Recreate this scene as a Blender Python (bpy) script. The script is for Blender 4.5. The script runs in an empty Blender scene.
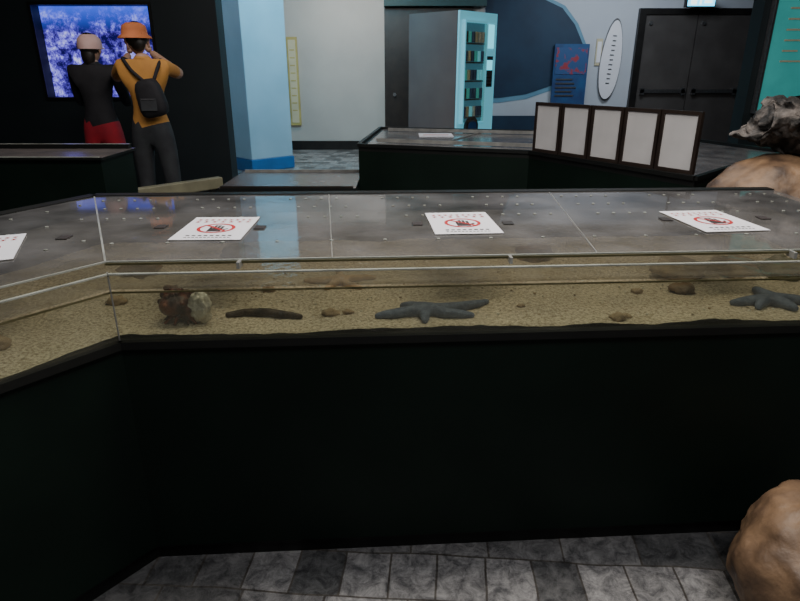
import bpy, bmesh, math, random
from mathutils import Vector, Matrix, noise
random.seed(7)
S = bpy.context.scene
COL = S.collection

# ------------------------------------------------------------------ materials
def _new(name):
    m = bpy.data.materials.new(name); m.use_nodes = True
    nt = m.node_tree
    return m, nt, nt.nodes['Principled BSDF']

def nmat(name, c1, c2=None, scale=5.0, rough=0.6, bump=0.0, metal=0.0, detail=5.0, lo=0.35, hi=0.65, spec=0.5, emit=None, es=0.0, bdist=0.02):
    m, nt, p = _new(name)
    p.inputs['Roughness'].default_value = rough
    p.inputs['Metallic'].default_value = metal
    p.inputs['Specular IOR Level'].default_value = spec
    if c2 is None: c2 = tuple(min(1, c*0.85) for c in c1)
    tc = nt.nodes.new('ShaderNodeTexCoord')
    n = nt.nodes.new('ShaderNodeTexNoise'); n.inputs['Scale'].default_value = scale; n.inputs['Detail'].default_value = detail
    r = nt.nodes.new('ShaderNodeValToRGB')
    r.color_ramp.elements[0].position = lo; r.color_ramp.elements[0].color = (*c1, 1)
    r.color_ramp.elements[1].position = hi; r.color_ramp.elements[1].color = (*c2, 1)
    nt.links.new(tc.outputs['Object'], n.inputs['Vector'])
    nt.links.new(n.outputs['Fac'], r.inputs['Fac'])
    nt.links.new(r.outputs['Color'], p.inputs['Base Color'])
    if emit is not None:
        p.inputs['Emission Color'].default_value = (*emit, 1)
        p.inputs['Emission Strength'].default_value = es
    if bump > 0:
        b = nt.nodes.new('ShaderNodeBump'); b.inputs['Strength'].default_value = bump; b.inputs['Distance'].default_value = bdist
        nt.links.new(n.outputs['Fac'], b.inputs['Height']); nt.links.new(b.outputs['Normal'], p.inputs['Normal'])
    return m

def clear_mat(name, tint, haze, haze_fac, gloss_rough, gmax=0.7, smudge=4.0, bump=0):
    m = bpy.data.materials.new(name); m.use_nodes = True
    nt = m.node_tree; nt.nodes.clear(); N = nt.nodes.new; L = nt.links.new
    out = N('ShaderNodeOutputMaterial')
    tr = N('ShaderNodeBsdfTransparent'); tr.inputs['Color'].default_value = (*tint, 1)
    df = N('ShaderNodeBsdfDiffuse'); df.inputs['Color'].default_value = (*haze, 1)
    gl = N('ShaderNodeBsdfGlossy'); gl.inputs['Roughness'].default_value = gloss_rough
    tc = N('ShaderNodeTexCoord'); ns = N('ShaderNodeTexNoise'); ns.inputs['Scale'].default_value = smudge; ns.inputs['Detail'].default_value = 8
    L(tc.outputs['Object'], ns.inputs['Vector'])
    mr = N('ShaderNodeMapRange'); mr.inputs['From Min'].default_value = .3; mr.inputs['From Max'].default_value = .7
    mr.inputs['To Min'].default_value = haze_fac*.5; mr.inputs['To Max'].default_value = haze_fac*1.5
    L(ns.outputs['Fac'], mr.inputs['Value'])
    m1 = N('ShaderNodeMixShader'); L(mr.outputs[0], m1.inputs[0]); L(tr.outputs[0], m1.inputs[1]); L(df.outputs[0], m1.inputs[2])
    lw = N('ShaderNodeLayerWeight'); lw.inputs['Blend'].default_value = .5
    pw = N('ShaderNodeMath'); pw.operation = 'POWER'; pw.inputs[1].default_value = 4.0
    L(lw.outputs['Facing'], pw.inputs[0])
    ml = N('ShaderNodeMath'); ml.operation = 'MULTIPLY_ADD'; ml.inputs[1].default_value = gmax; ml.inputs[2].default_value = .04
    L(pw.outputs[0], ml.inputs[0])
    if bump:
        n2 = N('ShaderNodeTexNoise'); n2.inputs['Scale'].default_value = 14; L(tc.outputs['Object'], n2.inputs['Vector'])
        bb = N('ShaderNodeBump'); bb.inputs['Strength'].default_value = bump; bb.inputs['Distance'].default_value = .01
        L(n2.outputs['Fac'], bb.inputs['Height']); L(bb.outputs[0], gl.inputs['Normal'])
    m2 = N('ShaderNodeMixShader'); L(ml.outputs[0], m2.inputs[0]); L(m1.outputs[0], m2.inputs[1]); L(gl.outputs[0], m2.inputs[2])
    L(m2.outputs[0], out.inputs['Surface'])
    return m

def emat(name, col, strength):
    m, nt, p = _new(name)
    p.inputs['Base Color'].default_value = (*[c*.5 for c in col], 1)
    p.inputs['Emission Color'].default_value = (*col, 1); p.inputs['Emission Strength'].default_value = strength
    return m

M = {}
M['tankgreen'] = nmat('tank_dark_green_paint', (.003,.009,.006), (.005,.013,.009), 3, .5, .1, spec=.2)
M['black'] = nmat('black_trim', (.003,.004,.004), (.006,.007,.006), 6, .45)
M['darkwall'] = nmat('dark_wall_paint', (.004,.010,.013), (.007,.014,.017), 2, .6)
M['whitewall'] = nmat('white_wall_paint', (.50,.48,.45), (.43,.41,.39), 1.2, .7)
M['whitewall_cool'] = nmat('white_wall_cool_light', (.55,.59,.65), (.49,.53,.60), 1.2, .7)  # same white wall; the cooler light on this stretch is put into its colour
M['ceiling'] = nmat('ceiling_black', (.01,.012,.014), (.015,.018,.02), 3, .9)
M['navy'] = nmat('navy_mural_paint', (.006,.025,.060), (.010,.040,.085), 2, .6)
M['muralblue'] = nmat('light_blue_mural_paint', (.12,.28,.40), (.16,.34,.47), 2, .6)
M['pillar'] = nmat('pillar_paint', (.44,.58,.68), (.38,.52,.62), 2, .6)
M['bluebase'] = nmat('blue_skirting', (.02,.16,.42), (.02,.12,.32), 3, .5)
M['acrylic'] = clear_mat('acrylic_lid', (.84,.83,.81), (.34,.335,.34), .25, .05, .66, 6)
M['glass'] = clear_mat('tank_front_glass', (.94,.95,.90), (.40,.38,.32), .06, .02, .5, 3)
M['murk'] = clear_mat('murky_water_face', (.80,.83,.74), (.25,.25,.17), .13, .1, .05, 6)
M['water'] = clear_mat('tank_water', (.70,.70,.60), (.27,.25,.19), .28, .03, .85, 9, .25)
M['edge'] = nmat('acrylic_polished_edge', (.38,.40,.36), (.24,.25,.22), 12, .25)
M['seam'] = nmat('acrylic_seam', (.30,.30,.28), (.18,.18,.17), 12, .3)
M['waterline'] = nmat('dark_olive_strip', (.06,.055,.02), (.13,.115,.055), 12, .4)  # olive strip for the meniscus; also used under the lid's front edge
M['paper'] = nmat('white_paper', (.85,.85,.90), (.80,.80,.86), 3, .6)
M['red'] = nmat('red_ink', (.55,.02,.03), (.45,.02,.02), 10, .6)
M['ink'] = nmat('black_ink', (.02,.02,.02), (.04,.03,.03), 10, .6)
M['sand'] = nmat('coral_sand', (.78,.68,.55), (.36,.29,.21), 120, .9, .9, detail=6, bdist=.01, lo=.38, hi=.68)
M['brownrock'] = nmat('brown_boulder', (.29,.18,.10), (.06,.036,.024), 9, .5, .8, detail=12, lo=.36, hi=.68)
M['greyrock'] = nmat('dark_porous_rock', (.012,.011,.010), (.24,.21,.19), 13, .75, 1.0, detail=12, bdist=.05, lo=.42, hi=.72)
M['pebble'] = nmat('pebbles', (.50,.38,.26), (.30,.21,.14), 25, .8, .4)
M['blue_star'] = nmat('blue_starfish_skin', (.095,.12,.20), (.16,.195,.29), 60, .6, .4)
M['pale_star'] = nmat('pale_starfish_skin', (.62,.44,.30), (.52,.35,.22), 50, .7, .4)
M['cucumber'] = nmat('sea_cucumber_skin', (.018,.012,.010), (.065,.04,.025), 40, .5, .6)
M['shell'] = nmat('shell_brown', (.035,.010,.009), (.22,.065,.035), 26, .4, .5, lo=.42, hi=.6)
M['white_coral'] = nmat('white_coral', (.85,.82,.74), (.58,.54,.47), 40, .9, .8)
M['algae'] = nmat('algae_green', (.12,.13,.05), (.24,.23,.11), 20, .9, .6)
M['framegrey'] = nmat('frosted_panel', (.60,.59,.59), (.50,.495,.495), 4, .4)
M['darkmetal'] = nmat('dark_metal_frame', (.012,.011,.011), (.02,.018,.017), 8, .4, metal=.3)
M['brownframe'] = nmat('dark_brown_frame', (.016,.011,.009), (.026,.018,.014), 8, .4)
M['door'] = nmat('grey_door_paint', (.085,.078,.075), (.066,.060,.058), 3, .4)
M['steel'] = nmat('brushed_steel', (.35,.35,.36), (.25,.25,.26), 30, .3, metal=.9)
M['vendside'] = nmat('vending_side_panel', (.16,.115,.105), (.13,.09,.085), 2, .5)
M['vendwhite'] = nmat('vending_front_white', (.32,.62,.72), (.28,.56,.66), 3, .35, emit=(.12,.62,.80), es=.42)
M['vendglass'] = emat('vending_lit_interior', (.05,.20,.30), .5)
M['cyanlit'] = emat('cyan_light_panel', (.15,.8,1.0), 1.3)
M['exit'] = emat('exit_sign_light', (.12,.65,1.0), 3.0)
M['white_emit'] = emat('sign_white', (.8,1.0,1.0), 2.5)
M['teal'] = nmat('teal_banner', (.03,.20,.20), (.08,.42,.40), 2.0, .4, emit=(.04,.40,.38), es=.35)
M['beige'] = nmat('beige_wood_rail', (.26,.25,.16), (.18,.17,.11), 6, .5)
M['cream'] = nmat('cream_notice', (.62,.56,.38), (.55,.50,.34), 6, .5)
M['yellow'] = nmat('yellow_frame', (.50,.42,.15), (.42,.34,.12), 6, .5)
M['skin'] = nmat('skin', (.52,.31,.22), (.46,.27,.18), 8, .5)
M['hair'] = nmat('black_hair', (.008,.006,.005), (.02,.015,.012), 30, .5)
M['orange'] = nmat('orange_tshirt', (.56,.27,.06), (.44,.20,.05), 6, .8, .2)
M['hat_or'] = nmat('orange_hat', (.60,.19,.07), (.48,.15,.05), 8, .8)
M['blackcloth'] = nmat('black_cloth', (.007,.007,.010), (.014,.014,.018), 10, .8, .2)
M['redcloth'] = nmat('red_trousers', (.38,.01,.025), (.25,.008,.02), 8, .8, .2)
M['greycloth'] = nmat('grey_trousers', (.040,.045,.05), (.025,.027,.032), 8, .8, .2)
M['pinkcap'] = nmat('pink_cap', (.66,.46,.43), (.58,.38,.35), 8, .8)
M['shoe'] = nmat('shoe', (.10,.10,.10), (.05,.05,.05), 8, .6)
M['phone'] = nmat('phone_case', (.01,.01,.012), None, 8, .2)
M['phscreen'] = emat('phone_screen', (.15,.2,.7), 1.5)
M['tabletop'] = nmat('tank_cover_grey', (.18,.155,.15), (.11,.10,.10), 5, .25)
M['tealtop'] = nmat('tank_cover_wet', (.08,.08,.085), (.18,.175,.175), 6, .15)
M['poster_red'] = nmat('poster_art', (.35,.04,.06), (.03,.09,.24), 9, .5, lo=.38, hi=.46)
M['poster_blue'] = nmat('poster_blue', (.02,.05,.16), (.015,.09,.24), 5, .5)
M['soffit'] = nmat('teal_soffit', (.015,.05,.055), (.02,.065,.07), 3, .6)

# floor: slate tiles
m, nt, p = _new('slate_tiles'); L = nt.links.new
tc = nt.nodes.new('ShaderNodeTexCoord'); mp = nt.nodes.new('ShaderNodeMapping'); mp.inputs['Rotation'].default_value = (0,0,math.radians(4)); mp.inputs['Location'].default_value=(.07,.055,0)
nw = nt.nodes.new('ShaderNodeTexNoise'); nw.inputs['Scale'].default_value=2.2
wm = nt.nodes.new('ShaderNodeMix'); wm.data_type='RGBA'; wm.blend_type='LINEAR_LIGHT'; wm.inputs[0].default_value=.02
br = nt.nodes.new('ShaderNodeTexBrick'); br.inputs['Scale'].default_value = 1.0
br.inputs['Brick Width'].default_value = .24; br.inputs['Row Height'].default_value = .17; br.inputs['Mortar Size'].default_value = .004; br.inputs['Mortar Smooth'].default_value=.4
br.offset = .41; br.squash = .6; br.squash_frequency = 2
br.inputs['Color1'].default_value = (.40,.40,.41,1); br.inputs['Color2'].default_value = (.08,.085,.09,1); br.inputs['Mortar'].default_value = (.10,.09,.08,1)
n = nt.nodes.new('ShaderNodeTexNoise'); n.inputs['Scale'].default_value = 20; n.inputs['Detail'].default_value = 14; n.inputs['Roughness'].default_value=.8; n.inputs['Distortion'].default_value=.5
rr = nt.nodes.new('ShaderNodeValToRGB'); rr.color_ramp.elements[0].position=.40; rr.color_ramp.elements[0].color=(.30,.30,.31,1); rr.color_ramp.elements[1].position=.64; rr.color_ramp.elements[1].color=(1.5,1.47,1.42,1)
mx = nt.nodes.new('ShaderNodeMix'); mx.data_type='RGBA'; mx.blend_type='MULTIPLY'; mx.inputs[0].default_value=1
L(tc.outputs['Object'], mp.inputs['Vector']); L(mp.outputs[0], wm.inputs[6]); L(tc.outputs['Object'], nw.inputs['Vector']); L(nw.outputs['Color'], wm.inputs[7]); L(wm.outputs[2], br.inputs['Vector']); L(tc.outputs['Object'], n.inputs['Vector'])
L(n.outputs['Fac'], rr.inputs['Fac']); L(br.outputs['Color'], mx.inputs[6]); L(rr.outputs['Color'], mx.inputs[7]); L(mx.outputs[2], p.inputs['Base Color'])
bp = nt.nodes.new('ShaderNodeBump'); bp.inputs['Strength'].default_value=.8; bp.inputs['Distance'].default_value=.015
L(n.outputs['Fac'], bp.inputs['Height']); L(bp.outputs[0], p.inputs['Normal']); p.inputs['Roughness'].default_value=.33
M['floor'] = m

# aquarium view (reef seen in blue water)
m, nt, p = _new('reef_aquarium_view'); L = nt.links.new
tc = nt.nodes.new('ShaderNodeTexCoord')
n = nt.nodes.new('ShaderNodeTexNoise'); n.inputs['Scale'].default_value=6.5; n.inputs['Detail'].default_value=12; n.inputs['Distortion'].default_value=.15; n.inputs['Roughness'].default_value=.78
rp = nt.nodes.new('ShaderNodeValToRGB'); cr = rp.color_ramp
cr.elements[0].position=.44; cr.elements[0].color=(.006,.003,.06,1); cr.elements[1].position=.64; cr.elements[1].color=(.62,.66,1,1)
e = cr.elements.new(.50); e.color=(.06,.04,.36,1)
e = cr.elements.new(.56); e.color=(.20,.19,.85,1)
L(tc.outputs['Object'], n.inputs['Vector']); L(n.outputs['Fac'], rp.inputs['Fac'])
sx = nt.nodes.new('ShaderNodeSeparateXYZ'); L(tc.outputs['Object'], sx.inputs[0])
mr = nt.nodes.new('ShaderNodeMapRange'); mr.inputs['From Min'].default_value=1.80; mr.inputs['From Max'].default_value=2.06
L(sx.outputs['Z'], mr.inputs['Value'])
m3 = nt.nodes.new('ShaderNodeMix'); m3.data_type='RGBA'; m3.inputs[7].default_value=(.05,.12,.95,1)
mu = nt.nodes.new('ShaderNodeMath'); mu.operation='MULTIPLY'; mu.inputs[1].default_value=.8
L(mr.outputs[0], mu.inputs[0]); L(mu.outputs[0], m3.inputs[0]); L(rp.outputs['Color'], m3.inputs[6])
L(m3.outputs[2], p.inputs['Emission Color']); p.inputs['Emission Strength'].default_value=1.4
p.inputs['Base Color'].default_value=(0,0,.02,1); p.inputs['Roughness'].default_value=.1
M['reef'] = m

# ------------------------------------------------------------------ mesh helpers
class B:
    def __init__(s): s.bm = bmesh.new(); s.mats = []
    def mi(s, k):
        if k not in s.mats: s.mats.append(k)
        return s.mats.index(k)
    def face(s, pts, k, smooth=False):
        vs = [s.bm.verts.new(p) for p in pts]
        f = s.bm.faces.new(vs); f.material_index = s.mi(k); f.smooth = smooth; return f
    def prism(s, pts, z0, z1, k, topk=None):
        n = len(pts)
        a = [s.bm.verts.new((x, y, z0)) for x, y in pts]; b = [s.bm.verts.new((x, y, z1)) for x, y in pts]
        i = s.mi(k); j = s.mi(topk or k)
        f = s.bm.faces.new(list(reversed(a))); f.material_index = i
        f = s.bm.faces.new(b); f.material_index = j
        for q in range(n):
            f = s.bm.faces.new([a[q], a[(q+1) % n], b[(q+1) % n], b[q]]); f.material_index = i
    def box(s, x0, x1, y0, y1, z0, z1, k, topk=None):
        s.prism([(x0,y0),(x1,y0),(x1,y1),(x0,y1)], z0, z1, k, topk)
    def bar(s, p, q, w, z0, z1, k, topk=None):   # upright bar between 2 plan points, full width w
        p = Vector(p); q = Vector(q); d = (q-p).normalized(); nn = Vector((-d.y, d.x))*w/2
        s.prism([tuple(p-nn), tuple(q-nn), tuple(q+nn), tuple(p+nn)], z0, z1, k, topk)
    def disc(s, c, r, h, k, axis='z', seg=20, r2=None):
        mat = Matrix.Translation(c)
        if axis == 'y': mat = mat @ Matrix.Rotation(math.pi/2, 4, 'X')
        if axis == 'x': mat = mat @ Matrix.Rotation(math.pi/2, 4, 'Y')
        g = bmesh.ops.create_cone(s.bm, cap_ends=True, segments=seg, radius1=r, radius2=r if r2 is None else r2, depth=h, matrix=mat)
        i = s.mi(k)
        for f in {f for v in g['verts'] for f in v.link_faces}: f.material_index = i
    def ball(s, c, sc, k, seg=16, smooth=True, rot=None):
        mat = Matrix.Translation(c) @ (rot.to_4x4() if rot else Matrix.Identity(4)) @ Matrix.Diagonal((*sc, 1))
        g = bmesh.ops.create_uvsphere(s.bm, u_segments=seg, v_segments=seg//2+2, radius=1, matrix=mat)
        i = s.mi(k)
        for f in {f for v in g['verts'] for f in v.link_faces}: f.material_index = i; f.smooth = smooth
    def ring(s, c, r0, r1, z, k, sx=1, sy=1, seg=28):
        for q in range(seg):
            a = 2*math.pi*q/seg; b = 2*math.pi*(q+1)/seg
            P = lambda r, t: (c[0]+r*sx*math.cos(t), c[1]+r*sy*math.sin(t), z)
            s.face([P(r0,a), P(r1,a), P(r1,b), P(r0,b)], k)
    def obj(s, name, parent=None, bevel=0, loc=None, rot=None):
        me = bpy.data.meshes.new(name); bmesh.ops.recalc_face_normals(s.bm, faces=s.bm.faces[:]) ; s.bm.to_mesh(me); s.bm.free()
        for k in s.mats: me.materials.append(M[k])
        o = bpy.data.objects.new(name, me); COL.objects.link(o)
        if loc is not None: o.location = loc
        if rot is not None: o.rotation_euler = rot
        if bevel:
            md = o.modifiers.new('bevel', 'BEVEL'); md.width = bevel; md.segments = 2; md.limit_method = 'ANGLE'
        if parent: o.parent = parent
        return o

def empty(name, loc=(0,0,0)):
    o = bpy.data.objects.new(name, None); COL.objects.link(o); o.location = (0,0,0); o.empty_display_size = .1
    return o

def skin(name, verts, edges, radii, matf, parent=None, sub=2, root=0):
    """grow one continuous surface over a skeleton; matf: material key or list of (i,j,t0,t1,key)"""
    me = bpy.data.meshes.new(name+'_sk'); me.from_pydata([Vector(v) for v in verts], edges, [])
    o = bpy.data.objects.new(name+'_sk', me); COL.objects.link(o)
    o.modifiers.new('s', 'SKIN')
    sv = me.skin_vertices[0].data
    for i, r in enumerate(radii):
        sv[i].radius = (r, r) if not isinstance(r, tuple) else r
        sv[i].use_root = (i == root)
    sb = o.modifiers.new('u', 'SUBSURF'); sb.levels = sub; sb.render_levels = sub
    dg = bpy.context.evaluated_depsgraph_get(); dg.update()
    nm = bpy.data.meshes.new_from_object(o.evaluated_get(dg))
    bpy.data.objects.remove(o)
    for p_ in nm.polygons: p_.use_smooth = True
    nm.materials.clear()
    if isinstance(matf, str): nm.materials.append(M[matf])
    else:
        keys = []
        for s_ in matf:
            if s_[4] not in keys: keys.append(s_[4])
        for k in keys: nm.materials.append(M[k])
        V = [Vector(v) for v in verts]
        for p_ in nm.polygons:
            c = p_.center; best = 1e9; bk = keys[0]
            for (i, j, t0, t1, k) in matf:
                a = V[i].lerp(V[j], t0); b = V[i].lerp(V[j], t1); d = b-a
                t = max(0, min(1, (c-a).dot(d)/max(1e-9, d.dot(d))))
                r_ = radii[i] if not isinstance(radii[i], tuple) else radii[i][0]
                dist = (c-(a+d*t)).length - r_*.35
                if dist < best: best = dist; bk = k
            p_.material_index = keys.index(bk)
    ob = bpy.data.objects.new(name, nm); COL.objects.link(ob)
    nm.name = name
    if parent: ob.parent = parent
    return ob

def rock(name, loc, sc, seed, amp, freq, mat, sub=4, parent=None, ridged=False, rot=0, rough3=0):
    bm = bmesh.new(); bmesh.ops.create_icosphere(bm, subdivisions=sub, radius=1)
    off = Vector((seed*7.3, seed*3.1, seed*1.7))
    for v in bm.verts:
        d = v.co.normalized(); r = 1.0; a = amp; f = freq
        for k in range(4):
            nv = noise.noise(d*f+off)
            if ridged: nv = .5-abs(nv)*1.8
            r += a*nv; a *= .5; f *= 2.1
        v.co = d*r
    for v in bm.verts:
        v.co = Vector((v.co.x*sc[0], v.co.y*sc[1], v.co.z*sc[2]))
        if rough3:      # knobbly relief, displaced in 3D
            q = v.co*9+off; q2 = v.co*22+off
            v.co += noise.noise_vector(q)*rough3 + noise.noise_vector(q2)*rough3*.5
    for f in bm.faces: f.smooth = not ridged
    me = bpy.data.meshes.new(name); bm.to_mesh(me); bm.free(); me.materials.append(M[mat])
    o = bpy.data.objects.new(name, me); COL.objects.link(o); o.location = loc; o.rotation_euler = (0,0,rot)
    if parent: o.parent = parent
    return o

# ------------------------------------------------------------------ room shell
def wall(name, x0,x1,y0,y1,z0,z1,k):
    b = B(); b.box(x0,x1,y0,y1,z0,z1,k); return b.obj(name)
wall('floor', -8,8,-3,12.2,-.1,0,'floor')
wall('ceiling', -8,8,-3,12.2,3.4,3.5,'ceiling')
wall('wall_back', -3.2,1.5,11.8,12.0,0,3.4,'whitewall')
wall('wall_back_right', 1.5,8,11.8,12.0,0,3.4,'whitewall_cool')
wall('wall_left', -8,-7.8,-3,7.0,0,3.4,'darkwall')
wall('wall_right', 7.8,8,-3,11.8,0,3.4,'darkwall')
wall('wall_front', -7.8,7.8,-3,-2.9,0,3.4,'darkwall')
wall('trim_1', -.28,1.5,11.5,11.79,2.46,3.39,'soffit')
# partition holding the viewing window
b = B()
wx0,wx1,wz0,wz1 = -3.88,-2.65,1.14,2.06
b.box(-7.8,wx0,7.0,7.25,0,3.4,'darkwall'); b.box(wx1,-1.94,7.0,7.25,0,3.4,'darkwall')
b.box(wx0,wx1,7.0,7.25,0,wz0,'darkwall'); b.box(wx0,wx1,7.0,7.25,wz1,3.4,'darkwall')
b.obj('wall_partition')
b = B(); b.box(wx0,wx1,7.14,7.18,wz0,wz1,'reef')
for a in [(wx0-.03,wx0,wz0-.03,wz1+.03),(wx1,wx1+.03,wz0-.03,wz1+.03),(wx0,wx1,wz0-.03,wz0),(wx0,wx1,wz1,wz1+.03)]:
    b.box(a[0],a[1],6.98,7.0,a[2],a[3],'black')
b.obj('aquarium_window')
wall('baseboard_back', -3.2,-.3,11.77,11.8,0,.16,'darkmetal')
wall('wall_back_side', -3.3,-3.2,7.25,12.0,0,3.4,'whitewall')

# pillar
b = B(); pl = [(-2.18,9.0),(-1.66,9.5),(-2.16,10.02),(-2.68,9.52)]
b.prism(pl, .18, 3.4, 'pillar')
c = Vector((-2.17,9.51)); b.prism([tuple(c+(Vector(q)-c)*1.04) for q in pl], 0, .18, 'bluebase')
b.obj('pillar', bevel=.01)

# narrow notice on back wall
b = B(); b.box(-2.05,-1.86,11.74,11.8,.45,1.98,'yellow'); b.box(-2.02,-1.89,11.73,11.745,.5,1.93,'cream')
for i in range(9): b.box(-2.0,-1.91,11.725,11.732,1.75-i*.13,1.77-i*.13,'yellow')
b.obj('wall_notice')

# dark doorway beside vending machine
b = B(); b.box(-.28,1.3,11.72,11.795,0,2.45,'brownframe'); b.box(-.2,1.22,11.70,11.72,0,2.37,'brownframe')
b.disc((-.1,11.68,1.0),.03,.06,'steel',axis='y'); b.box(-.05,1.1,11.69,11.70,.1,.4,'steel')
b.obj('door_1')

# vending machine
b = B()
b.box(0,.83,.03,.89,.06,2.14,'vendside'); b.box(.03,.80,.05,.86,0,.06,'black')
b.box(0,.83,0,.03,.06,2.14,'vendwhite')
b.box(.07,.53,-.012,0,.75,2.0,'vendglass')
for i in range(5):
    z = .82+i*.235
    b.box(.08,.52,-.03,-.012,z-.02,z,'steel')
    for j in range(6):
        x = .115+j*.072
        b.disc((x,-.03,z+.07), .024, .13, random.choice(['poster_blue','cream','poster_blue','vendwhite','teal','white_coral','ink']), seg=10)
b.box(.07,.53,-.06,-.057,.75,2.0,'glass')
b.box(.05,.07,-.06,0,.73,2.02,'vendwhite'); b.box(.53,.55,-.06,0,.73,2.02,'vendwhite'); b.box(.05,.55,-.06,0,2.0,2.03,'vendwhite')
b.box(.60,.76,-.01,0,1.2,1.6,'ink'); b.box(.62,.74,-.02,-.01,1.42,1.55,'cyanlit')
for i in range(3):
    for j in range(3): b.box(.63+j*.04,.655+j*.04,-.02,-.01,1.24+i*.045,1.27+i*.045,'steel')
b.box(.60,.76,-.012,0,1.7,2.0,'cyanlit')
b.box(.12,.50,-.015,0,.25,.6,'ink'); b.disc((.3,-.02,.68), .14,.04,'ink',axis='y',seg=32); b.disc((.3,-.035,.68), .09,.03,'poster_blue',axis='y',seg=32)
b.obj('vending_machine', loc=(.77,8.5,0), rot=(0,0,math.radians(46.5)))

# mural on wall
b = B()
pts = [(1.52,3.39),(1.95,3.39),(2.15,2.85),(2.47,2.62),(2.88,2.45),(3.13,2.18),(3.31,1.85),(3.22,1.40),(2.79,1.15),(2.33,1.0),(1.86,.94),(1.52,.93)]
b.face([(x,11.785,z) for x,z in pts],'navy')
c=Vector((1.9,2.0))
b.face([(c.x+(x-c.x)*1.05 if x>1.6 else x,11.792,c.y+(z-c.y)*1.08 if z<3 else z) for x,z in pts],'muralblue')
b.box(1.52,4.2,11.77,11.79,0,.62,'navy')
b.obj('wave_mural')

# poster
b = B(); b.box(2.79,3.41,11.70,11.74,.82,1.86,'poster_blue'); b.box(2.82,3.38,11.69,11.70,1.35,1.8,'poster_red')
for i in range(5): b.box(2.85,3.15+.04*(i%3),11.685,11.70,1.25-i*.07,1.275-i*.07,'steel')
b.ball((3.2,11.70,1.6),(.09,.01,.07),'paper',12); b.box(2.9,3.3,11.70,11.735,.0,.82,'black')
b.obj('event_poster')
# surfboard sign
b = B(); sb_ = []
for i in range(40):
    a = 2*math.pi*i/40; sb_.append((.19*math.sin(a)*(1-.12*math.cos(a)), .70*math.cos(a)))
def plate(b, pts, y0, y1, k, s=1):
    A = [b.bm.verts.new((x*s,y0,z*s)) for x,z in pts]; C = [b.bm.verts.new((x*s,y1,z*s)) for x,z in pts]; i=b.mi(k)
    for f in (b.bm.faces.new(A), b.bm.faces.new(list(reversed(C)))): f.material_index=i
    for q in range(len(pts)):
        f=b.bm.faces.new([A[q],C[q],C[(q+1)%len(pts)],A[(q+1)%len(pts)]]); f.material_index=i
plate(b, sb_, .02, .0, 'steel'); plate(b, sb_, 0, -.015, 'paper', .95)
for i in range(11): b.box(-.035+.01*(i%2),.035,-.022,-.015,.4-i*.08,.42-i*.08,'steel')
b.obj('surfboard_sign', loc=(3.83,11.75,1.585), rot=(0,math.radians(3),0))
b = B(); b.box(3.55,3.66,11.77,11.8,1.5,1.95,'cream'); b.box(3.57,3.64,11.76,11.77,1.55,1.9,'paper'); b.obj('wall_notice')

# double door
b = B(); X0,X1,Z1 = 4.36,6.23,2.34
b.box(X0-.12,X0,11.70,11.795,0,Z1+.1,'darkmetal'); b.box(X1,X1+.12,11.70,11.795,0,Z1+.1,'darkmetal'); b.box(X0,X1,11.70,11.795,Z1,Z1+.1,'darkmetal')
xm=(X0+X1)/2
for (a,c_) in ((X0,xm-.008),(xm+.008,X1)):
    b.box(a,c_,11.74,11.79,.01,Z1,'door')
    b.box(a+.06,c_-.06,11.66,11.69,1.03,1.09,'steel'); b.box(a+.06,a+.12,11.66,11.74,1.0,1.12,'steel'); b.box(c_-.12,c_-.06,11.66,11.74,1.0,1.12,'steel')
    b.disc((a+.1,11.72,2.2),.03,.04,'steel',axis='y')
b.obj('door_2')
# exit sign
b = B(); b.box(4.90,5.40,11.40,11.50,2.43,2.59,'darkmetal'); b.box(4.92,5.38,11.39,11.40,2.445,2.575,'exit')
b.box(4.97,5.07,11.38,11.39,2.47,2.55,'white_emit'); b.box(5.12,5.15,11.38,11.39,2.47,2.55,'white_emit'); b.box(5.20,5.33,11.38,11.39,2.49,2.53,'white_emit')
b.box(5.13,5.16,11.43,11.46,2.59,3.4,'darkmetal')
b.obj('exit_sign')

# right partition with teal banner
wall('wall_partition_right', 3.34,7.8,6.1,6.3,0,3.4,'darkwall')
b = B(); b.box(3.42,5.2,6.04,6.095,1.05,3.2,'teal'); b.box(3.40,3.42,6.02,6.095,1.03,3.22,'steel'); b.box(3.42,5.2,6.02,6.095,1.03,1.05,'steel')
for i in range(10): b.box(3.55,3.85-.08*(i%3),6.03,6.04,2.3-i*.09,2.315-i*.09,'cream')
b.obj('teal_banner')

# ------------------------------------------------------------------ main touch tank
tank = empty('touch_pool_tank')
A_=(-1.45,.514); B_=(-.737,1.435); C_=(1.52,1.572); D_=(1.53,2.48); E_=(-1.198,2.342); F_=(-1.9,.95)
b = B(); b.prism([A_,B_,C_,D_,E_,F_], .07, .745, 'tankgreen')
def inset(pts, d):
    n=len(pts); out=[]
    for i in range(n):
        p0=Vector(pts[i-1]); p1=Vector(pts[i]); p2=Vector(pts[(i+1)%n])
        d1=(p1-p0).normalized(); d2=(p2-p1).normalized()
        n1=Vector((-d1.y,d1.x)); n2=Vector((-d2.y,d2.x))
        bis=(n1+n2).normalized(); k=d/max(.3,bis.dot(n1)); out.append(tuple(p1+bis*k))
    return out
b.prism(inset([A_,B_,C_,D_,E_,F_], .03), 0, .07, 'black')
b.obj('cabinet', tank)
b = B()
b.bar(E_,D_,.03,.745,.945,'tankgreen'); b.bar(F_,E_,.03,.745,.945,'tankgreen'); b.bar(C_,D_,.03,.745,.945,'tankgreen'); b.bar(A_,F_,.03,.745,.945,'tankgreen')
b.bar(E_,D_,.05,.945,.966,'black'); b.bar(F_,E_,.05,.945,.966,'black')
b.obj('rear_walls', tank)
b = B(); b.bar(A_,B_,.03,.735,.757,'black'); b.bar(B_,C_,.03,.735,.757,'black'); b.obj('front_rim', tank)
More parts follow.
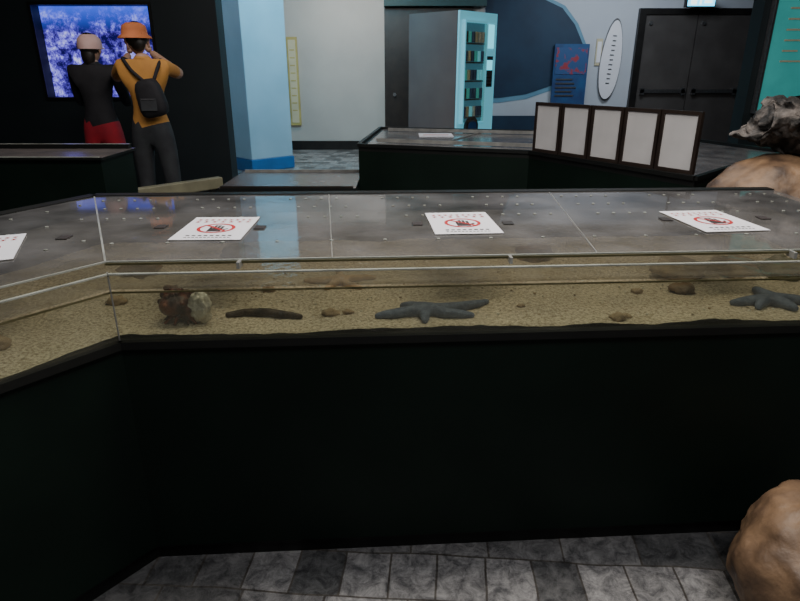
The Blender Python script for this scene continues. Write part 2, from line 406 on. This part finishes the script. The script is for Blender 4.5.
# front glass
b = B()
for p_,q_ in ((A_,B_),(B_,C_)):
    b.face([(p_[0],p_[1],.757),(q_[0],q_[1],.757),(q_[0],q_[1],.945),(p_[0],p_[1],.945)],'glass')
    b.bar(p_,q_,.010,.938,.9415,'edge')
    b.bar(p_,q_,.003,.8880,.8928,'waterline')
b.disc((B_[0],B_[1],.85),.0022,.19,'seam',seg=8)
b.obj('front_glass', tank)
# sand bed
def patch(b, P0,P1,P2,P3,nu,nv,k,zf):
    g=[]
    for j in range(nv+1):
        row=[]
        for i in range(nu+1):
            s=i/nu; t=j/nv
            a=Vector(P0).lerp(Vector(P1),s); c=Vector(P3).lerp(Vector(P2),s); q=a.lerp(c,t)
            row.append(b.bm.verts.new((q.x,q.y,zf(q.x,q.y))))
        g.append(row)
    mi=b.mi(k)
    for j in range(nv):
        for i in range(nu):
            f=b.bm.faces.new([g[j][i],g[j][i+1],g[j+1][i+1],g[j+1][i]]); f.material_index=mi; f.smooth=True
def sandz(x,y): return .762+.010*noise.noise(Vector((x*5,y*5,0)))+.004*noise.noise(Vector((x*30,y*30,2)))+.02*max(0,y-1.9)
b = B()
ii=inset([A_,B_,C_,D_,E_,F_], .018)
a0,b0,c0,d0,e0,f0_=ii
patch(b,a0,b0,e0,f0_,60,50,'sand',sandz); patch(b,b0,c0,d0,e0,160,70,'sand',sandz)
b.obj('sand_bed', tank)
# water: surface and the front faces behind the glass
b = B()
b.face([(*a0,.892),(*b0,.892),(*e0,.892),(*f0_,.892)],'water'); b.face([(*b0,.892),(*c0,.892),(*d0,.892),(*e0,.892)],'water')
wi=inset([A_,B_,C_,D_,E_,F_], .006)
for p_,q_ in ((wi[0],wi[1]),(wi[1],wi[2])):
    b.face([(*p_,.757),(*q_,.757),(*q_,.891),(*p_,.891)],'murk')
b.obj('water', tank)
# lid panels
def lerp2(p,q,t): return (p[0]+(q[0]-p[0])*t, p[1]+(q[1]-p[1])*t)
LZ=.962
def lidq(sf,sb,t): return lerp2(lerp2(B_,C_,sf), lerp2(E_,D_,sb), t)
def lidpt(s,t): return lidq(s,s,t)
b = B()
cf=[0,.25,.56,1]; cb=[0,.335,.66,1]
for i in range(3):
    q=[lidq(cf[i],cb[i],.04),lidq(cf[i+1],cb[i+1],.04),lidq(cf[i+1],cb[i+1],.975),lidq(cf[i],cb[i],.975)]
    b.face([(*v,LZ) for v in q],'acrylic')
    b.bar(q[0],q[3],.005 if i==0 else .0025,LZ-.003,LZ+.001,'edge' if i==0 else 'seam'); b.bar(q[0],q[1],.005,LZ-.003,LZ+.001,'edge')
    b.bar(q[0],q[1],.012,LZ-.009,LZ-.003,'waterline')
def lidL(s,t): return lerp2(lerp2(A_,B_,s), lerp2(F_,E_,s), t)
q=[lidL(0,.05),lidL(1,.04),lidL(1,.975),lidL(0,.975)]
b.face([(*v,LZ) for v in q],'acrylic'); b.bar(q[0],q[1],.005,LZ-.003,LZ+.001,'edge')
for q_ in [lidpt(s_,.04) for s_ in (.15,.46,.8,.99)]:
    b.box(q_[0]-.004,q_[0]+.004,q_[1]-.03,q_[1]+.005,.945,.962,'seam')
# drilled holes and bright ceiling-dot reflections, both put in as pale discs
for s_i in range(46):
    for t_ in (.22,.55,.72,.88):
        s_=(s_i+.5)/46
        if s_i%6 in (4,5): continue
        if t_<.5 and s_i%3: continue
        q_=lidpt(s_,t_); b.disc((q_[0],q_[1],LZ+.002),.0055,.002,'edge',seg=8)
for s_i in range(12):
    for t_ in (.3,.6,.85):
        q_=lidL((s_i+.5)/12,t_); b.disc((q_[0],q_[1],LZ+.002),.0055,.002,'edge',seg=8)
# finger slots
for (x,y) in ((-.435,1.82),(-.745,1.83),(.055,1.87),(.345,1.88),(.87,1.93),(1.2,1.95),(-.98,1.70)):
    b.box(x-.016,x+.016,y-.02,y+.02,LZ+.001,LZ+.004,'ink')
b.obj('acrylic_lid', tank)

# paper signs
def sign(loc, rz):
    b=B(); w,h=.235,.32
    b.box(-w/2,w/2,-h/2,h/2,0,.0012,'paper')
    def q(x0,x1,y0,y1,k,z=.0016): b.face([(x0,y0,z),(x1,y0,z),(x1,y1,z),(x0,y1,z)],k)
    for r,(n_,y_,s_) in enumerate(((9,.115,.016),(7,.085,.018))):
        for i in range(n_):
            x=-.09+i*.18/(n_-1)
            q(x-s_*.45,x+s_*.45,y_+s_*.3,y_+s_*.5,'red'); q(x-s_*.15,x+s_*.15,y_-s_*.5,y_+s_*.5,'red'); q(x-s_*.4,x+s_*.4,y_-s_*.5,y_-s_*.25,'red')
    b.ring((0,-.01),.054,.066,.002,'red')
    q(-.024,.024,-.055,-.01,'ink',.0018)
    for i,(x,l) in enumerate(((-.019,.03),(-.007,.042),(.006,.040),(.019,.028))): q(x-.005,x+.005,-.01,-.01+l,'ink',.0018)
    b.face([(.024,-.045,.0018),(.045,-.02,.0018),(.04,-.012,.0018),(.024,-.028,.0018)],'ink')
    b.face([(-.048,.032,.0022),(-.041,.039,.0022),(.048,-.052,.0022),(.041,-.059,.0022)],'red')
    for i in range(8): q(-.075+i*.02,-.063+i*.02,-.115,-.103,'ink')
    for i in range(12): q(-.075+i*.013,-.066+i*.013,-.137,-.130,'ink')
    o=b.obj('warning_sign', loc=loc, rot=(0,0,rz)); o.scale=(.88,.88,1); return o
sign((-.565,1.81,LZ+.003), math.radians(1)); sign((.198,1.88,LZ+.003), math.radians(4))
sign((1.01,1.91,LZ+.003), math.radians(6)); sign((-1.15,1.57,LZ+.003), math.radians(24))

# ------------------------------------------------------------------ animals and stones in the pool
def starfish(name, c, arms, r, mat):
    z=sandz(c[0],c[1])+r*.75
    V=[(c[0],c[1],z+r*.3)]; E=[]; R=[r*1.45]
    for (dx,dy) in arms:
        d=Vector((dx,dy)); pn=Vector((-dy,dx))*random.uniform(-.14,.14)
        prev=0
        for t,rr_ in ((.22,1.15),(.5,1.05),(.78,.85),(1.0,.5)):
            x=c[0]+d.x*t+pn.x*math.sin(t*3.1); y=c[1]+d.y*t+pn.y*math.sin(t*3.1)
            V.append((x,y,sandz(x,y)+r*rr_*.8)); R.append(r*rr_); E.append((prev,len(V)-1)); prev=len(V)-1
    return skin(name,V,E,R,mat,None,2)
starfish('blue_starfish',(.068,1.61),[(-.140,-.055),(-.07,.05),(.000,-.088),(.145,-.035),(.20,.085)],.0155,'blue_star')
starfish('blue_starfish',(1.12,1.69),[(-.13,-.01),(-.07,-.055),(.04,-.07),(.14,-.01),(.0,.1)],.0165,'blue_star')
starfish('pale_starfish',(-.20,1.88),[(-.12,.0),(-.04,-.08),(.08,-.06),(.12,.04),(-.02,.1)],.012,'pale_star')
# sea cucumber
V=[];R=[];E=[]
for i in range(9):
    t=i/8; x=-.50+.225*t; y=1.585+.012*math.sin(t*5)
    r=.0125*(.55+.6*math.sin(math.pi*min(1,max(0,t*.92+.04)))); V.append((x,y,sandz(x,y)+r*.7)); R.append(r)
    if i: E.append((i-1,i))
skin('sea_cucumber',V,E,R,'cucumber',None,2,4)
# hermit crab in turban shell
hc=empty('hermit_crab'); cx,cy=-.60,1.555; z0=sandz(cx,cy)
b=B()
for i in range(34):
    t=i/33; a=t*2*math.pi*2.8; r=.042*(1-t)**.9+.006; rad=.029*(1-t)
    p_=Vector((cx-.008-.028*t+rad*math.cos(a)*.9, cy+rad*math.sin(a), z0+.038+.064*t))
    b.ball(p_,(r*.85,r*.85,r*.75),'shell',14)
    if i%2==0: b.ball(p_+Vector((math.cos(a),math.sin(a),.3))*r*.75,(.008,.008,.008),'shell',8)
b.obj('shell',hc)
for k,(dx,dy) in enumerate(((.04,-.035),(.055,-.01),(-.05,-.035),(-.06,-.005),(.02,-.04),(-.02,-.042))):
    o=Vector((cx,cy-.02,z0+.02)); e=Vector((cx+dx,cy+dy,z0+.004)); mid=(o+e)/2+Vector((0,0,.016))
    skin('leg_%d'%(k+1),[o,mid,e],[(0,1),(1,2)],[.007,.006,.003],'shell',hc,1)
rock('barnacle_growth',(cx+.050,cy-.022,z0+.052),(.029,.026,.047),3,.28,2.0,'white_coral',4,hc,False,0,.006)
# rocks in pool
peb=[(-.2,1.60,.018),(-.15,1.60,.012),(.62,1.57,.018),(.65,1.59,.011),(.95,1.95,.06),(1.15,1.98,.06),(1.3,1.95,.06),(-.9,1.98,.05),(-1.03,1.38,.03),(-.97,1.24,.028),(-.6,2.15,.05),(.5,2.15,.05),(.36,1.66,.009),(-.42,1.80,.016),(.75,1.78,.014),(.9,1.80,.03),(-.85,1.68,.022)]
pe=empty('reef_stones'); pe.parent=tank
for i,(x,y,r) in enumerate(peb):
    rock('stone_%d'%(i+1),(x,y,sandz(x,y)+r*.35),(r*1.3,r,r*.7),i+1,.45,1.6,['pebble','pebble','algae','brownrock'][i%4] if r>.025 else 'pebble',3,pe)
b=B()
for i in range(380):
    x=random.uniform(-.7,1.45); y=random.uniform(1.54,2.0); r=random.uniform(.0015,.004)
    b.ball((x,y+.06*(x+.7)/2,sandz(x,y)+r*.4),(r*1.3,r,r*.8),random.choice(['white_coral','pebble','white_coral','sand']),6)
b.obj('gravel',pe)

# ------------------------------------------------------------------ boulders
rock('boulder',(1.135,1.215,.18),(.245,.23,.215),5,.14,1.2,'brownrock',5,None,False,0,.006)
rk=empty('rock_formation')
rock('lower_boulder',(1.92,2.92,.56),(.53,.34,.48),8,.10,1.2,'brownrock',5,rk,False,0,.01)
rock('upper_rock',(2.13,2.94,1.19),(.43,.26,.15),11,.25,1.6,'greyrock',6,rk,False,0,.055)
rock('upper_rock_knob',(2.16,2.90,1.29),(.24,.20,.085),17,.3,2.0,'greyrock',5,rk,False,0,.04)

# ------------------------------------------------------------------ rear tanks
rt=empty('rear_touch_pool')
P=[(-.34,5.04),(.97,4.6),(1.67,3.42),(2.0,3.75),(2.9,4.6),(2.6,5.4),(1.4,6.2),(-.21,6.6)]
b=B(); b.prism(P,0,.80,'tankgreen'); b.prism(P,.80,.835,'black')
b.prism(inset(P,.05),.835,.840,'tealtop')
for i in range(len(P)): b.bar(P[i],P[(i+1)%len(P)],.03,.835,.86,'black')
b.obj('cabinet',rt)
b=B()
b.bar((.85,6.25),(.35,5.2),.01,.842,.85,'seam'); b.bar((-.2,5.3),(1.25,4.85),.012,.845,.875,'seam'); b.bar((-.12,6.3),(1.3,5.95),.012,.845,.875,'seam')
b.box(.18,.5,5.75,6.05,.842,.846,'paper')
b.box(.22,.46,5.86,5.89,.847,.848,'red')
b.obj('cover_fittings',rt)

# framed frosted panels standing on the pool rim
fp=Vector((.99,4.56)); fq=Vector((1.68,3.45)); dirv=(fq-fp); Lg=dirv.length; dirv.normalize()
ang=math.atan2(dirv.y,dirv.x)
for i in range(5):
    w=Lg/5-.010; b=B()
    b.box(0,w,-.012,.012,.0,.022,'brownframe'); b.box(0,w,-.012,.012,.325,.345,'brownframe')
    b.box(0,.020,-.012,.012,.022,.325,'brownframe'); b.box(w-.020,w,-.012,.012,.022,.325,'brownframe')
    b.box(.020,w-.020,-.004,.004,.022,.325,'framegrey')
    st=fp+dirv*(i*Lg/5)
    b.obj('framed_panel',loc=(st.x,st.y,.861),rot=(0,0,ang))

# left rear tank
b=B(); b.box(-4.6,-1.79,3.65,4.10,0,.92,'tankgreen'); b.box(-4.62,-1.77,3.63,4.12,.92,.935,'black','tabletop'); b.box(-4.6,-1.79,4.06,4.10,.935,.965,'black','edge')
b.box(-4.6,-1.79,3.63,3.645,.935,.940,'edge')
b.obj('display_counter')
# low pool in the middle
b=B(); b.box(-1.42,-.37,4.76,5.56,0,.52,'tankgreen'); b.box(-1.44,-.35,4.74,5.58,.52,.55,'black','tabletop')
b.box(-1.42,-.37,4.74,4.76,.55,.565,'brownframe'); b.box(-1.42,-.37,5.55,5.57,.55,.57,'seam')
b.obj('low_pool')
b=B(); b.bar((-2.02,4.48),(-1.5,5.05),.07,.50,.59,'beige'); b.bar((-1.97,4.53),(-1.92,4.58),.05,0,.50,'black'); b.bar((-1.58,4.97),(-1.53,5.02),.05,0,.50,'black')
b.obj('wooden_rail',bevel=.008)

# ------------------------------------------------------------------ people
def hand(name, wrist, fwd, up, side, par, sc=1.0):
    """palm plus five unequal bent fingers. side = direction of the thumb"""
    w=Vector(wrist); f=Vector(fwd).normalized(); s=Vector(side).normalized(); s=(s-f*s.dot(f)).normalized(); u=f.cross(s).normalized()
    if u.dot(Vector(up))<0: u=-u
    V=[w,w+f*.03*sc,w+f*.07*sc+s*.0,w+f*.075*sc+s*.024*sc,w+f*.072*sc-s*.024*sc]
    skin(name+'_palm',V,[(0,1),(1,2),(2,3),(2,4)],[.024*sc,.028*sc,.022*sc,.014*sc,.014*sc],'skin',par,1)
    for i,(o,l) in enumerate(((.030,.066),(.010,.076),(-.010,.070),(-.029,.055))):
        a=w+f*.075*sc+s*o*sc; b1=a+(f*.8-u*.35)*l*.4*sc; b2=b1+(f*.4-u*.8)*l*.33*sc; b3=b2+(-f*.1-u*.9)*l*.27*sc
        skin(name+'_finger_%d'%(i+1),[a,b1,b2,b3],[(0,1),(1,2),(2,3)],[.0095*sc,.009*sc,.0085*sc,.007*sc],'skin',par,1)
    a=w+f*.025*sc+s*.025*sc; b1=a+(f*.5+s*.8)*.035*sc; b2=b1+(f*.8+s*.1-u*.4)*.03*sc
    skin(name+'_thumb',[a,b1,b2],[(0,1),(1,2)],[.012*sc,.0105*sc,.008*sc],'skin',par,1)

def head(c, yaw, par, hairlen, sc=1.0):
    c=Vector(c); Rz=Matrix.Rotation(yaw,3,'Z')
    T=lambda v: c+Rz@(Vector(v)*sc)
    b=B()
    bm=bmesh.new(); bmesh.ops.create_uvsphere(bm,u_segments=24,v_segments=18,radius=1)
    for v in bm.verts:
        x,y,z=v.co
        k=1-.28*max(0,-z)**1.5
        x*=.074*k; y=y*.093*(1-.12*max(0,-z)); z*=.115
        if y>0: y*=.95
        if y>.04:
            y+=.024*math.exp(-((x/.012)**2+((z+.018)/.02)**2))
            y+=.006*math.exp(-((x/.03)**2+((z+.085)/.018)**2))
            y-=.006*(math.exp(-(((x-.03)/.014)**2+((z-.004)/.012)**2))+math.exp(-(((x+.03)/.014)**2+((z-.004)/.012)**2)))
        v.co=T((x,y,z))
    for f in bm.faces: f.smooth=True
    me=bpy.data.meshes.new('head'); bm.to_mesh(me); bm.free(); me.materials.append(M['skin'])
    o=bpy.data.objects.new('head',me); COL.objects.link(o); o.parent=par
    for sx_ in (-1,1):
        b.ball(T((sx_*.030,.080,.004)),(.012*sc,.008*sc,.009*sc),'paper',10); b.ball(T((sx_*.030,.087,.004)),(.0055*sc,.003*sc,.0055*sc),'ink',8)
        b.ball(T((sx_*.078,-.005,-.01)),(.010*sc,.018*sc,.030*sc),'skin',12)
        b.ball(T((sx_*.030,.084,.024)),(.018*sc,.004*sc,.003*sc),'hair',8)
    b.ball(T((0,.084,-.052)),(.022*sc,.006*sc,.006*sc),'red',10)
    b.obj('face_features',par)
    b=B(); b.ball(T((0,-.016,.022)),(.079*sc,.088*sc,.100*sc),'hair',20)
    if hairlen>0:
        b.ball(T((0,-.055,-.02-hairlen*.3)),(.055*sc,.04*sc,(.05+hairlen*.4)*sc),'hair',16)
    ob=b.obj('hair',par)
    bm=bmesh.new(); bm.from_mesh(ob.data)
    Ri=Rz.inverted()
    dele=[v for v in bm.verts if (lambda q:(q.y>.045*sc and q.z<.07*sc))(Ri@(v.co-c))]
    bmesh.ops.delete(bm,geom=dele,context='VERTS'); bm.to_mesh(ob.data); bm.free()

def body(o, J, shirt, pants, sleeve, par, sc=1.0):
    O=Vector(o); k=sc
    P_=[(0,0,.97),(0,-.005,1.10),(0,0,1.24),(0,-.005,1.37),(0,-.01,1.45),(.0,.0,1.52),
       (-.165,0,1.42),J['el'],J['wl'],(.165,0,1.42),J['er'],J['wr'],
       (-.088,0,.90),(-.105,.015,.50),(-.11,-.02,.10),(-.125,.12,.045),
       (.088,0,.90),(.105,.03,.50),(.11,.0,.10),(.125,.14,.045)]
    V=[O+Vector(q)*k for q in P_]
    R=[.132,.112,.122,.118,.062,.050, .062,.043,.028,.062,.043,.028, .092,.062,.042,.036, .092,.062,.042,.036]
    R=[r*k for r in R]
    E=[(0,1),(1,2),(2,3),(3,4),(4,5),(3,6),(6,7),(7,8),(3,9),(9,10),(10,11),(0,12),(12,13),(13,14),(14,15),(0,16),(16,17),(17,18),(18,19)]
    ml=[(0,1,.25,1,shirt),(1,2,0,1,shirt),(2,3,0,1,shirt),(3,4,0,.8,shirt),(4,5,.3,1,'skin'),
        (3,6,0,1,shirt),(3,9,0,1,shirt),(0,12,0,1,pants),(0,16,0,1,pants),(0,1,0,.12,pants)]
    for a,e,w in ((6,7,8),(9,10,11)):
        if sleeve>1: ml+=[(a,e,0,1,shirt),(e,w,0,.9,shirt),(e,w,.95,1,'skin')]
        else: ml+=[(a,e,0,sleeve,shirt),(a,e,sleeve+.08,1,'skin'),(e,w,0,1,'skin')]
    for h,kn,an,to in ((12,13,14,15),(16,17,18,19)): ml+=[(h,kn,0,1,pants),(kn,an,0,.95,pants),(an,to,.0,1,'shoe')]
    skin('body',V,E,R,ml,par,2)
    return V

def lathe(b,c,prof,k,seg=28,sy=1.1):
    rows=[]
    for r,z in prof:
        rows.append([b.bm.verts.new(Vector(c)+Vector((r*math.cos(2*math.pi*i/seg),r*sy*math.sin(2*math.pi*i/seg),z))) for i in range(seg)] if r>0 else None)
    mi=b.mi(k)
    for a in range(len(rows)-1):
        if rows[a+1] is None: top=b.bm.verts.new(Vector(c)+Vector((0,0,prof[a+1][1])))
        for i in range(seg):
            if rows[a+1] is None: f=b.bm.faces.new([rows[a][i],rows[a][(i+1)%seg],top])
            else: f=b.bm.faces.new([rows[a][i],rows[a][(i+1)%seg],rows[a+1][(i+1)%seg],rows[a+1][i]])
            f.material_index=mi; f.smooth=True

# photographer with orange hat
ph=empty('woman_with_orange_hat'); o=(-1.985,4.98,0)
V=body(o,{'el':(-.31,.20,1.33),'wl':(-.24,.36,1.52),'er':(.185,.25,1.36),'wr':(-.07,.36,1.53)},'orange','greycloth',.62,ph,1.02)
hd=Vector(o)+Vector((-.035,.03,1.628))*1.01
head(hd,math.radians(28),ph,.03,1.02)
b=B(); hh=hd+Vector((-.005,-.008,.024))
lathe(b,hh,[(.122,-.022),(.118,-.010),(.094,.008),(.091,.04),(.083,.07),(.052,.088),(.0,.093)],'hat_or'); b.obj('bucket_hat',ph)
pc=Vector((-2.18,5.41,1.635))
b=B(); b.box(-.038,.038,-.005,.005,-.075,.075,'phone'); b.box(-.034,.034,-.0065,-.005,-.068,.068,'phscreen'); b.disc((.02,.006,.055),.008,.003,'steel',axis='y',seg=10)
b.obj('smartphone',ph,.003,loc=pc,rot=(0,math.radians(90),0))
wl=V[8]; wr=V[11]
hand('left_hand',wl,pc+Vector((-.05,-.02,-.01))-wl,(0,-1,0),(0,-.2,1),ph,1.0)
hand('right_hand',wr,pc+Vector((.07,-.02,-.01))-wr,(0,-1,0),(0,-.2,1),ph,1.0)
# shoulder bag and straps
bx=Vector((-1.90,4.83,1.22))
bm=bmesh.new(); bmesh.ops.create_cube(bm,size=1)
bmesh.ops.subdivide_edges(bm,edges=bm.edges[:],cuts=4,use_grid_fill=True)
for v in bm.verts:
    q=v.co*2; l=(abs(q.x)**4+abs(q.y)**4+abs(q.z)**4)**.25; q=q/l
    v.co=Vector((q.x*.10*(1-.12*q.z),q.y*.06,q.z*.14))
for f in bm.faces: f.smooth=True
me=bpy.data.meshes.new('backpack'); bm.to_mesh(me); bm.free(); me.materials.append(M['blackcloth'])
ob=bpy.data.objects.new('backpack',me); COL.objects.link(ob); ob.location=bx; ob.parent=ph; ob.rotation_euler=(0,math.radians(-12),0)
skin('bag_strap',[(-1.93,4.84,1.33),(-2.04,4.87,1.42),(-2.12,4.93,1.51),(-2.12,5.04,1.49),(-2.08,5.11,1.36)],[(0,1),(1,2),(2,3),(3,4)],[.014]*5,'blackcloth',ph,1)
skin('bag_strap_right',[(-1.87,4.84,1.34),(-1.84,4.89,1.44),(-1.84,4.97,1.50),(-1.85,5.06,1.45),(-1.88,5.11,1.36)],[(0,1),(1,2),(2,3),(3,4)],[.014]*5,'blackcloth',ph,1)
b=B(); b.box(-.06,.06,-.068,-.058,-.09,.0,'greycloth'); b.box(-.05,.05,-.072,-.066,-.01,-.004,'steel'); b.obj('bag_pocket',ph,.006,loc=bx)

# visitor in black with cap
vb=empty('visitor_in_black'); o=(-2.53,5.30,0)
V=body(o,{'el':(-.20,.10,1.15),'wl':(-.13,.28,1.22),'er':(.20,.10,1.15),'wr':(.12,.29,1.22)},'blackcloth','redcloth',2,vb,1.0)
hd=Vector(o)+Vector((0,.02,1.585))
head(hd,math.radians(-5),vb,.10,1.0)
b=B(); lathe(b,hd+Vector((0,-.01,-.005)),[(.092,.0),(.093,.03),(.086,.075),(.058,.108),(0,.120)],'pinkcap')
pk=[]
for i in range(13):
    a=math.pi*i/12; pk.append((hd.x+.075*math.cos(a), hd.y+.07+.085*math.sin(a)))
b.prism(pk,hd.z+.0,hd.z+.006,'pinkcap'); b.disc((hd.x,hd.y-.01,hd.z+.116),.01,.008,'pinkcap',seg=10)
b.obj('baseball_cap',vb)
hand('left_hand',V[8],(.5,.8,.1),(0,0,1),(.3,.1,1),vb,.95); hand('right_hand',V[11],(-.5,.8,.1),(0,0,1),(-.3,.1,1),vb,.95)

# ------------------------------------------------------------------ lights
def area(name, loc, size, energy, col, target=None, sy=None):
    l=bpy.data.lights.new(name,'AREA'); l.energy=energy; l.color=col; l.size=size
    if sy: l.shape='RECTANGLE'; l.size_y=sy
    o=bpy.data.objects.new(name,l); COL.objects.link(o); o.location=loc
    if target is not None: o.rotation_euler=(Vector(target)-Vector(loc)).to_track_quat('-Z','Y').to_euler()
    return o
area('ceiling_light',(.2,1.9,3.2),2.2,72,(1,.92,.84),(.2,1.9,0),.5)
area('ceiling_light',(-1.6,1.6,3.2),.6,10,(.80,.90,1.0),(-1.2,1.6,0))
area('ceiling_light',(.6,-.2,3.2),.8,40,(.97,.95,.95),(.6,.9,0))
area('ceiling_light',(-.8,10.4,3.3),1.2,55,(1,.93,.86),(-1.0,11.6,1.0))
area('ceiling_light',(-.6,8.0,3.3),.6,100,(.24,.75,1.0),(-1.9,9.3,1.4))
area('ceiling_light',(-3.0,8.2,3.3),.5,6,(.75,.8,1.0),(-2.5,9.3,1.4))
area('ceiling_light',(3.6,9.8,3.3),1.2,66,(.80,.90,1.0),(3.8,11.7,1.2))
area('ceiling_light',(-.2,6.6,3.3),.8,28,(1,.84,.76),(.4,8.8,1.2))
area('ceiling_light',(1.0,4.4,3.3),1.5,32,(.92,.95,1.0),(1.0,4.8,0))
area('ceiling_light',(-2.0,3.8,3.3),.8,26,(1,.90,.84),(-2.1,5.0,1.2))
area('ceiling_light',(1.9,1.9,3.3),.5,26,(1,.90,.80),(2.1,3.0,1.0))
w=bpy.data.worlds.new('world'); S.world=w; w.use_nodes=True
w.node_tree.nodes['Background'].inputs[0].default_value=(.10,.13,.16,1); w.node_tree.nodes['Background'].inputs[1].default_value=.15

# ------------------------------------------------------------------ camera
cam=bpy.data.cameras.new('camera'); cam.lens=27; cam.sensor_width=36; cam.clip_end=60
co=bpy.data.objects.new('camera',cam); COL.objects.link(co); co.location=(0,0,1.42); co.rotation_euler=(math.radians(69),0,0)
S.camera=co
